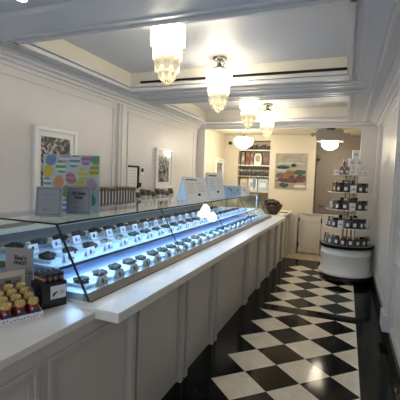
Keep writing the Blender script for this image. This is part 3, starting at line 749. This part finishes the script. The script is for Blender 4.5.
# second stock: low white boxes with gold motif, and dark boxes behind them
bk = None
for i in range(9):
    y = 4.36+.148*i; lab = 'small white box with gold motif, %s from the left in the low stock row' % ORD[i]
    loc = (-1.64, y, 1.1205)
    if bk is None:
        t = thing('white_box', lab, 'box', loc, 0, 'white boxes on the back counter'); bk = t
        b = B(); b.box((-.05, -.066, 0), (.05, .066, .095), M['paper']); b.obj('box', t, .003)
        b = B(); b.prism([(-.035, .025), (0, .012), (.032, .04), (.014, .068), (-.022, .06)], .0503, .0515, M['gold'], 'x'); b.box((.0503, -.05, .07), (.0513, -.02, .076), M['ink']); b.obj('motif', t)
    else: copy_thing(bk, loc, random.uniform(-.06, .06), lab)
dk = None
for i in range(9):
    y = 4.34+.148*i; lab = 'dark bottle-shaped package, %s from the left behind the white boxes' % ORD[i]
    loc = (-1.80, y, 1.1205)
    if dk is None:
        t = thing('dark_jar', lab, 'jar', loc, 0, 'dark jars behind the white boxes'); dk = t
        b = B(); b.lathe([(0, 0), (.052, 0), (.056, .02), (.056, .17), (.04, .20), (0, .20)], M['slate'], 14); b.obj('body', t)
        b = B(); b.lathe([(.0565, .05), (.0575, .05), (.0575, .14), (.0565, .14)], M['stripe'], 14); b.obj('label', t)
        b = B(); b.lathe([(0, .20), (.042, .20), (.042, .225), (0, .225)], M['copper'], 14); b.obj('lid', t)
    else: copy_thing(dk, loc, random.uniform(-.5, .5), lab, (1, 1, (1, .86, 1.05)[i % 3]))

def picture(x, y0, y1, z0, z1, label, ph, mw=.10):
    t = thing('picture_frame', label, 'picture', (x, (y0+y1)/2, (z0+z1)/2)); hy = (y1-y0)/2; hz = (z1-z0)/2; f = .035
    b = B(); b.box((.001, -hy, -hz), (.04, -hy+f, hz), M['white']); b.box((.001, hy-f, -hz), (.04, hy, hz), M['white'])
    b.box((.001, -hy+f, -hz), (.04, hy-f, -hz+f), M['white']); b.box((.001, -hy+f, hz-f), (.04, hy-f, hz), M['white']); b.obj('frame', t, .003)
    b = B(); b.box((.001, -hy+f, -hz+f), (.016, hy-f, hz-f), M['paper']); b.obj('mat_board', t)
    b = B(); b.box((.016, -hy+mw, -hz+mw), (.018, hy-mw, hz-mw), ph); b.obj('photograph', t)
    b = B(); b.box((.024, -hy+f, -hz+f), (.026, hy-f, hz-f), M['pane']); b.obj('glazing', t)
picture(XL, 2.79, 3.39, 1.13, 2.005, 'large white framed black and white photo on left wall, above egg poster', M['photo1'], .092)
picture(XL, 5.27, 5.86, 1.34, 2.0, 'white framed dark photo farther along the left wall, above the white boxes', M['photo2'], .11)
picture(XEL, 7.72, 8.28, 1.25, 1.985, 'white framed small photo in the back room, beside the shelf niche', M['photo2'], .10)
t = thing('notice_frame', 'small black edged notice on the left wall behind the tall packages', 'notice', (XL, 4.62, 1.52))
b = B(); b.box((.001, -.135, -.14), (.012, .125, .14), M['paper']); b.obj('sheet', t)
b = B(); b.box((.001, -.14, .14), (.03, .14, .165), M['ink']); b.box((.001, .112, -.16), (.03, .14, .14), M['ink']); b.obj('edge_frame', t)
b = B()
for k in range(5): b.box((.012, -.10, .09-.045*k), (.0135, .07, .096-.045*k), M['stripe'])
b.obj('print', t)
t = thing('thermostat', 'small white wall thermostat with dark screen, right of the black edged notice', 'thermostat', (XL, 4.86, 1.62))
b = B(); b.box((.001, -.055, -.06), (.02, .055, .05), M['white']); b.obj('housing', t, .003)
b = B(); b.box((.02, -.03, -.02), (.022, .035, .035), M['ink']); b.obj('screen', t)
b = B(); b.box((.001, -.025, -.03), (.03, .025, .03), M['plasticblack']); o = b.obj('wall_switch', loc=(XL, 4.80, 1.41)); tag(o, 'tiny black wall switch below the thermostat', 'switch')
# security camera
t = thing('wall_mount_camera', 'small black camera on the back room wall, left of the opal globe lamp', 'camera', (-1.66, YB, 2.36))
b = B(); b.box((-.03, -.03, -.03), (.03, 0, .03), M['plasticblack']); b.obj('base', t)
b = B(); b.lathe([(0, 0), (.035, 0), (.038, .03), (.02, .05), (0, .055)], M['plasticblack'], 14); o = b.obj('lens_housing', t); o.rotation_euler.x = PI/2; o.location.y = -.03

# ------------------------------------------------------------------ back room: niche shelves and poster
for i, z in enumerate((2.19, 1.845, 1.25)):
    b = B(); b.box((NX0+.001, YB+.01, z), (NX1-.001, YB+.355, z+.03), M['back']); o = b.obj('niche_shelf')
    tag(o, ('top', 'middle', 'lowest')[i] + ' cream shelf in the back room niche', 'shelf', 'shelves in the niche')
rs = random.Random(3)
def simple_box(name, label, cat, loc, s, m, grp, extra=None):
    t = thing(name, label, cat, loc, 0, grp)
    b = B(); b.box((-s[0]/2, -s[1]/2, 0), (s[0]/2, s[1]/2, s[2]), M[m]); b.obj('body', t, .003)
    b = B(); b.box((-s[0]*.3, -s[1]/2-.0012, s[2]*.3), (s[0]*.3, -s[1]/2-.0001, s[2]*.65), M[extra or 'paper']); b.obj('label', t)
    return t
nb = [(-1.38, .08, .30, 'grey', 'cream'), (-1.27, .09, .29, 'copper', 'red'), (-1.17, .07, .26, 'tan', 'red')]
for i, (x, w, h, m, e) in enumerate(nb):
    simple_box('gift_box', ('grey', 'copper brown', 'slim tan')[i]+' upright box on the middle niche shelf, left side', 'box', (x, YB+.16, 1.8755), (w, .10, h), m, 'upright boxes in the niche', e)
t = thing('mantel_clock', 'pale round-topped case with oval face in the middle of the niche', 'clock', (-1.03, YB+.15, 1.8755))
b = B(); b.prism([(-.085, 0), (.085, 0), (.085, .18), (.06, .245), (.025, .27), (-.025, .27), (-.06, .245), (-.085, .18)], -.04, .04, M['paper'], 'y'); b.obj('case', t)
b = B(); b.lathe([(0, 0), (.055, 0), (.055, .004), (.03, .006), (0, .006)], M['nougat'], 20, sy=1.35); o = b.obj('face', t); o.rotation_euler.x = PI/2; o.location = (0, -.04, .15)
simple_box('gift_box', 'black box with wine red label on the right of the middle niche shelf', 'box', (-.84, YB+.16, 1.8755), (.16, .10, .27), 'slate', 'upright boxes in the niche', 'red')
jp = None
def jar(label, loc, grp, scale=None):
    global jp
    if jp is None:
        t = thing('small_jar', label, 'jar', loc, 0, grp); jp = t
        b = B(); b.lathe([(0, 0), (.035, 0), (.04, .01), (.04, .07), (.03, .085), (0, .085)], M['slate'], 12); b.obj('body', t)
        b = B(); b.lathe([(0, .085), (.033, .085), (.033, .105), (0, .105)], M['stripe'], 12); b.obj('lid', t)
        return t
    c = copy_thing(jp, loc, 0, label, scale); c['group'] = grp; return c
for i in range(7): jar('small dark jar with silver lid, %s from the left on the top niche shelf' % ORD[i], (-1.40+.10*i, YB+.12, 2.2205), 'jars on the top niche shelf', (1, 1, 1+.3*(i % 2)))
b = B(); b.box((NX0+.001, YB+.01, 1.60), (NX1-.001, YB+.355, 1.62), M['back']); o = b.obj('niche_shelf'); tag(o, 'thin cream shelf below the middle shelf, lined with dark jars', 'shelf', 'shelves in the niche')
for i in range(7): jar('small dark jar with silver lid, %s from the left under the middle niche shelf' % ORD[i], (-1.41+.10*i, YB+.10, 1.6205), 'jars under the middle niche shelf', (1.1, 1, 1.3))
simple_box('paper_bag', 'large pale blue bag on the lowest niche shelf, right side', 'bag', (-.88, YB+.14, 1.2805), (.24, .12, .29), 'iceblue', 'bags in the niche', 'paper')
simple_box('paper_bag', 'white bag on the lowest niche shelf, middle', 'bag', (-1.12, YB+.14, 1.2805), (.20, .12, .30), 'paper', 'bags in the niche', 'stripe')
simple_box('paper_bag', 'cream bag on the lowest niche shelf, left side', 'bag', (-1.33, YB+.14, 1.2805), (.17, .12, .28), 'cream', 'bags in the niche', 'stripe')

# food poster
t = thing('poster', 'frameless food poster with brown sweets and green leaves on the back wall', 'poster', (-.26, YB, 1.75))
M['pbg'] = mat('poster_ground', (.30, .27, .22), .35, var=.2, vscale=8)
M['pbrown'] = mat('poster_brown', (.10, .045, .035), .35, var=.5, vscale=25)
M['porange'] = mat('poster_amber', (.20, .11, .05), .35, var=.3, vscale=30)
M['pgreen'] = mat('poster_green', (.03, .07, .04), .35, var=.5, vscale=40)
M['pplum'] = mat('poster_plum', (.16, .09, .10), .35, var=.4, vscale=30)
M['pgrey'] = mat('poster_grey', (.34, .36, .36), .35, var=.2, vscale=30)
b = B(); b.box((-.34, -.02, -.39), (.34, -.001, .39), M['pbg']); b.obj('board', t)
b = B()
def blob(x, z, rx, rz, m, y=-.021, w=.15):
    P = []
    for k in range(18):
        a = 2*PI*k/18; q = 1+rs.uniform(-w, w); P.append((max(-.338, min(.338, x+rx*q*math.cos(a))), z+rz*q*math.sin(a)))
    b.prism(P, y-.0008, y, M[m], 'y')
for a in ((.0, .17, .33, .03, 'pgrey'), (-.17, .09, .14, .04, 'pgreen'), (.06, .13, .06, .04, 'pgreen'), (-.20, .02, .12, .06, 'pgrey'), (.20, -.02, .13, .06, 'pgreen'),
          (-.22, -.10, .10, .07, 'pplum'), (0, -.20, .33, .05, 'pbrown')): blob(*a)
for a in ((-.02, -.08, .13, .10, 'porange'), (.22, -.14, .12, .07, 'pbrown')): blob(*a, y=-.0218)
for a in ((.03, -.13, .07, .04, 'pbrown'), (-.13, -.31, .10, .05, 'pgreen'), (.22, -.32, .13, .03, 'cream')): blob(*a, y=-.0226)
b.box((-.12, -.0225, .30), (.20, -.0215, .306), M['pgreen']); b.box((-.12, -.0225, .24), (-.114, -.0215, .33), M['pgreen'])
b.obj('picture_print', t)

# low gate panels
def gate(x0, x1, label):
    t = thing('low_gate', label, 'gate', (x0, 8.16, 0), 0, 'low gate leaves at the counter end'); w = x1-x0
    b = B(); b.box((0, 0, .03), (w, .03, .87), M['cab']); b.obj('panel', t)
    b = B()
    for (z0, z1) in ((.12, .72),):
        b.box((.06, -.01, z0), (w-.05, 0, z0+.025), M['cabtrim']); b.box((.06, -.01, z1-.025), (w-.05, 0, z1), M['cabtrim']); b.box((.06, -.01, z0), (.082, 0, z1), M['cabtrim']); b.box((w-.072, -.01, z0), (w-.05, 0, z1), M['cabtrim'])
    b.box((0, -.012, .84), (w, 0, .87), M['cabtrim']); b.obj('moulding', t)
    for z in (.14, .68):
        b = B(); b.lathe([(0, 0), (.012, 0), (.012, .09), (0, .09)], M['ink'], 8); o = b.obj('hinge', t); o.location = (-.004, -.012, z)
    b = B(); b.box((.01, .0, 0), (.05, .03, .03), M['cab']); b.box((w-.05, .0, 0), (w-.01, .03, .03), M['cab']); b.obj('foot', t)
gate(.0, .44, 'low grey gate leaf with black hinges, beside the end of the counter')
gate(.455, 1.09, 'low grey gate leaf partly hidden by the round stand')

# ------------------------------------------------------------------ round display stand
M['rim'] = mat('black_rim', (.006, .006, .007), .6, spec=.1)
sx_, sy_ = .945, 6.38
st = thing('display_stand', 'round white product stand with glass tiers in the right corner', 'display stand', (sx_, sy_, 0))
b = B(); b.lathe([(0, 0), (.385, 0), (.385, .115), (0, .115)], M['black'], 48); b.obj('plinth', st)
b = B(); b.lathe([(0, .115), (.41, .115), (.413, .125), (.41, .145), (.395, .16), (.385, .18), (.378, .19), (.378, .42), (.384, .425), (.384, .45), (.376, .455), (.376, .54), (0, .54)], M['white'], 48); b.obj('drum', st)
b = B(); b.lathe([(0, .54), (.405, .54), (.412, .560), (.412, .580), (.395, .585)], M['rim'], 48); b.lathe([(.395, .585), (0, .5855)], M['grey'], 48); b.obj('rim_plate', st)
tiers = [(.355, .845), (.335, 1.125), (.325, 1.395), (.26, 1.665)]
M['tierglass'] = glass_mat('tier_glass', (.88, .92, .92))
for r, z in tiers:
    b = B(); b.lathe([(0, z), (r, z), (r, z+.008), (0, z+.008)], M['tierglass'], 40, smooth=False); b.lathe([(r, z-.001), (r+.004, z-.001), (r+.004, z+.009), (r, z+.009)], M['white'], 40); b.obj('glass_tier', st)
b = B()
for k in range(3):
    a = 2*PI*k/3+PI/2; x, y = .07*math.cos(a), .07*math.sin(a)
    b.lathe([(0, .586), (.010, .586), (.010, 1.67), (0, 1.67)], M['chrome'], 8, c=(x, y, 0))
b.obj('upright', st)
# products
def pouch(mbody, mlabel):
    t = thing('product_pouch', '', 'pouch', (0, 0, -5), 0)
    b = B(); b.prism([(-.032, 0), (.032, 0), (.030, .075), (.012, .115), (-.012, .115), (-.030, .075)], -.022, .022, M[mbody], 'y'); b.obj('bag', t, .004)
    b = B(); b.box((-.018, -.0245, .022), (.018, -.0225, .062), M[mlabel]); b.obj('label', t)
    b = B(); b.tube([(0, 0, .112), (-.022, 0, .128), (-.018, 0, .112), (0, 0, .114), (.018, 0, .112), (.022, 0, .128), (0, 0, .112)], .004, M[mlabel], 5); b.obj('bow', t)
    return t
def jarp(mbody, mlid):
    t = thing('product_jar', '', 'jar', (0, 0, -5), 0)
    b = B(); b.lathe([(0, 0), (.030, 0), (.034, .008), (.034, .075), (.024, .09), (0, .09)], M[mbody], 14); b.obj('glass_body', t)
    b = B(); b.lathe([(0, .09), (.028, .09), (.028, .11), (0, .112)], M[mlid], 14); b.obj('lid', t)
    b = B(); b.box((-.016, -.0375, .02), (.016, -.034, .06), M['paper']); b.obj('label', t)
    return t
def wbox():
    t = thing('product_box', '', 'box', (0, 0, -5), 0)
    b = B(); b.box((-.052, -.035, 0), (.052, .035, .075), M['paper']); b.obj('carton', t, .002)
    b = B(); b.box((-.03, -.0362, .03), (.03, -.0351, .036), M['ink']); b.box((-.015, -.0362, .046), (.02, -.0351, .05), M['ink']); b.obj('print', t)
    return t
pro = {'black pouch with pale label': pouch('slate', 'paper'), 'plum pouch with pale bow': pouch('pplum', 'cream'), 'dark jar with black lid': jarp('slate', 'plasticblack'),
       'cocoa brown jar with copper lid': jarp('milk', 'copper'), 'clear grey jar with silver lid': jarp('grey', 'stripe'), 'white carton': wbox()}
first = {k: True for k in pro}
def put(kind, loc, rz, label, grp, sc=None):
    p = pro[kind]
    if first[kind]:
        first[kind] = False; p.location = loc; p.rotation_euler.z = rz; p['label'] = label; p['group'] = grp
        if sc: p.scale = sc
    else:
        c = copy_thing(p, loc, rz, label, sc); c['group'] = grp
KB, KP, KD, KC, KG, KW = list(pro)
layout = [(0.5865, .345, [KD, KG, KG, KB, KC, KC, KC, KD, KC, KG], 'drum top'),
          (tiers[0][1]+.0085, .30, [KD, KG, KD, KW, KB, KB, KD, KB, KW], 'lowest glass tier'),
          (tiers[1][1]+.0085, .28, [KW, KG, KD, KB, KW, KB, KD, KB], 'second glass tier'),
          (tiers[2][1]+.0085, .27, [KP, KP, KD, KB, KW, KB, KD, KB], 'third glass tier')]
for z, R, items, nm in layout:
    n_ = len(items)
    for i, k in enumerate(items):
        a = math.radians(-172 + 164*i/(n_-1)); x, y = sx_+R*.88*math.cos(a), sy_+R*.88*math.sin(a)
        put(k, (x, y, z), a+PI/2, '%s, %s from left on %s of round stand' % (k, ORD[i], nm), 'products on the '+nm, (1.25, 1.25, 1.3) if k != KW else (.82, .85, 1.45))
    # inner ring raised
    if R < .32:
        for i, k in enumerate([KB, KD, KB] if nm[0] == 't' else [KD, KG, KB, KD]):
            a = math.radians(-150+40*i); x, y = sx_+R*.42*math.cos(a), sy_+R*.42*math.sin(a)
            put(k, (x, y, z), a+PI/2, '%s, %s from left, inner ring, %s of stand' % (k, ORD[i], nm), 'inner products on the '+nm, (1.1, 1.1, 1.65))
zt = tiers[3][1]+.0085
for i, (x, y, z, k) in enumerate([(-.19, -.10, 0, KW), (-.125, -.17, 0, KP), (-.05, -.19, 0, KP), (.03, -.20, 0, KW), (.125, -.165, 0, KW), (.20, -.09, 0, KW)]):
    put(k, (sx_+x, sy_+y, zt+z), x*1.2, '%s, %s from left at front of the top tier' % (k, ORD[i]), 'front products on the top tier', (1, 1, 1) if k == KW else (1.1, 1.1, 1.1))
for i, (x, y, z) in enumerate([(-.03, -.09, 0), (.085, -.08, 0), (-.0, -.10, .0755), (.10, -.09, .0755), (.05, -.09, .151)]):
    put(KW, (sx_+x+.01, sy_+y+.02, zt+.0 + z*1.70), .05*i, 'white carton stacked behind on the top tier, %s' % ('lower left', 'lower right', 'second layer left', 'second layer right', 'topmost of all')[i], 'stacked cartons on the top tier', (.95, .9, 1.70))
put(KP, (sx_-.10, sy_-.01, zt), .1, 'plum pouch with pale bow standing tall behind the top tier front row', 'inner products on the top tier', (1.1, 1.1, 1.9))

# ------------------------------------------------------------------ lights
area('window_daylight', (-.3, YF-.25, 1.45), 2.6, 1.9, 9, (.86, .92, 1.0), (PI/2, 0, 0))
def point(name, loc, e, col, r=.05):
    L_ = bpy.data.lights.new(name, 'POINT'); L_.energy = e; L_.color = col; L_.shadow_soft_size = r
    o = bpy.data.objects.new(name, L_); COL.objects.link(o); o.location = loc
point('back_room_extra_light', (-1.10, 7.40, 2.06), 5, (1, .88, .68), .1)  # unseen point light added under the opal globe to help it light the room
point('doorway_extra_light', (.565, 7.34, 2.05), 3.5, (1, .88, .68), .1)  # another added light, unseen, strengthening the faceted lamp above
W = bpy.data.worlds.new('world'); S.world = W; W.use_nodes = True
W.node_tree.nodes['Background'].inputs[0].default_value = (.70, .80, 1.0, 1); W.node_tree.nodes['Background'].inputs[1].default_value = .5

# ------------------------------------------------------------------ camera
cam = bpy.data.cameras.new('camera'); co = bpy.data.objects.new('camera', cam); COL.objects.link(co)
cam.sensor_width = 36; cam.lens = 36*371.7/400; cam.clip_start = .02
p, y, r = .063, .3738, .0364
right = Vector((math.cos(y), math.sin(y), 0)); fwd = Vector((-math.sin(y), math.cos(y), 0)); up = Vector((0, 0, 1))
f2 = fwd*math.cos(p)-up*math.sin(p); u2 = up*math.cos(p)+fwd*math.sin(p)
r2 = right*math.cos(r)+u2*math.sin(r); u3 = u2*math.cos(r)-right*math.sin(r)
co.matrix_world = Matrix(((r2.x, u3.x, -f2.x, .898), (r2.y, u3.y, -f2.y, 0), (r2.z, u3.z, -f2.z, 1.564), (0, 0, 0, 1)))
S.camera = co
S.view_settings.view_transform = 'Standard'; S.view_settings.look = 'None'; S.view_settings.gamma = 1; S.view_settings.use_curve_mapping = False
S.view_settings.exposure = 1.42
S.cycles.use_denoising = True
S.cycles.max_bounces = 10; S.cycles.transparent_max_bounces = 24
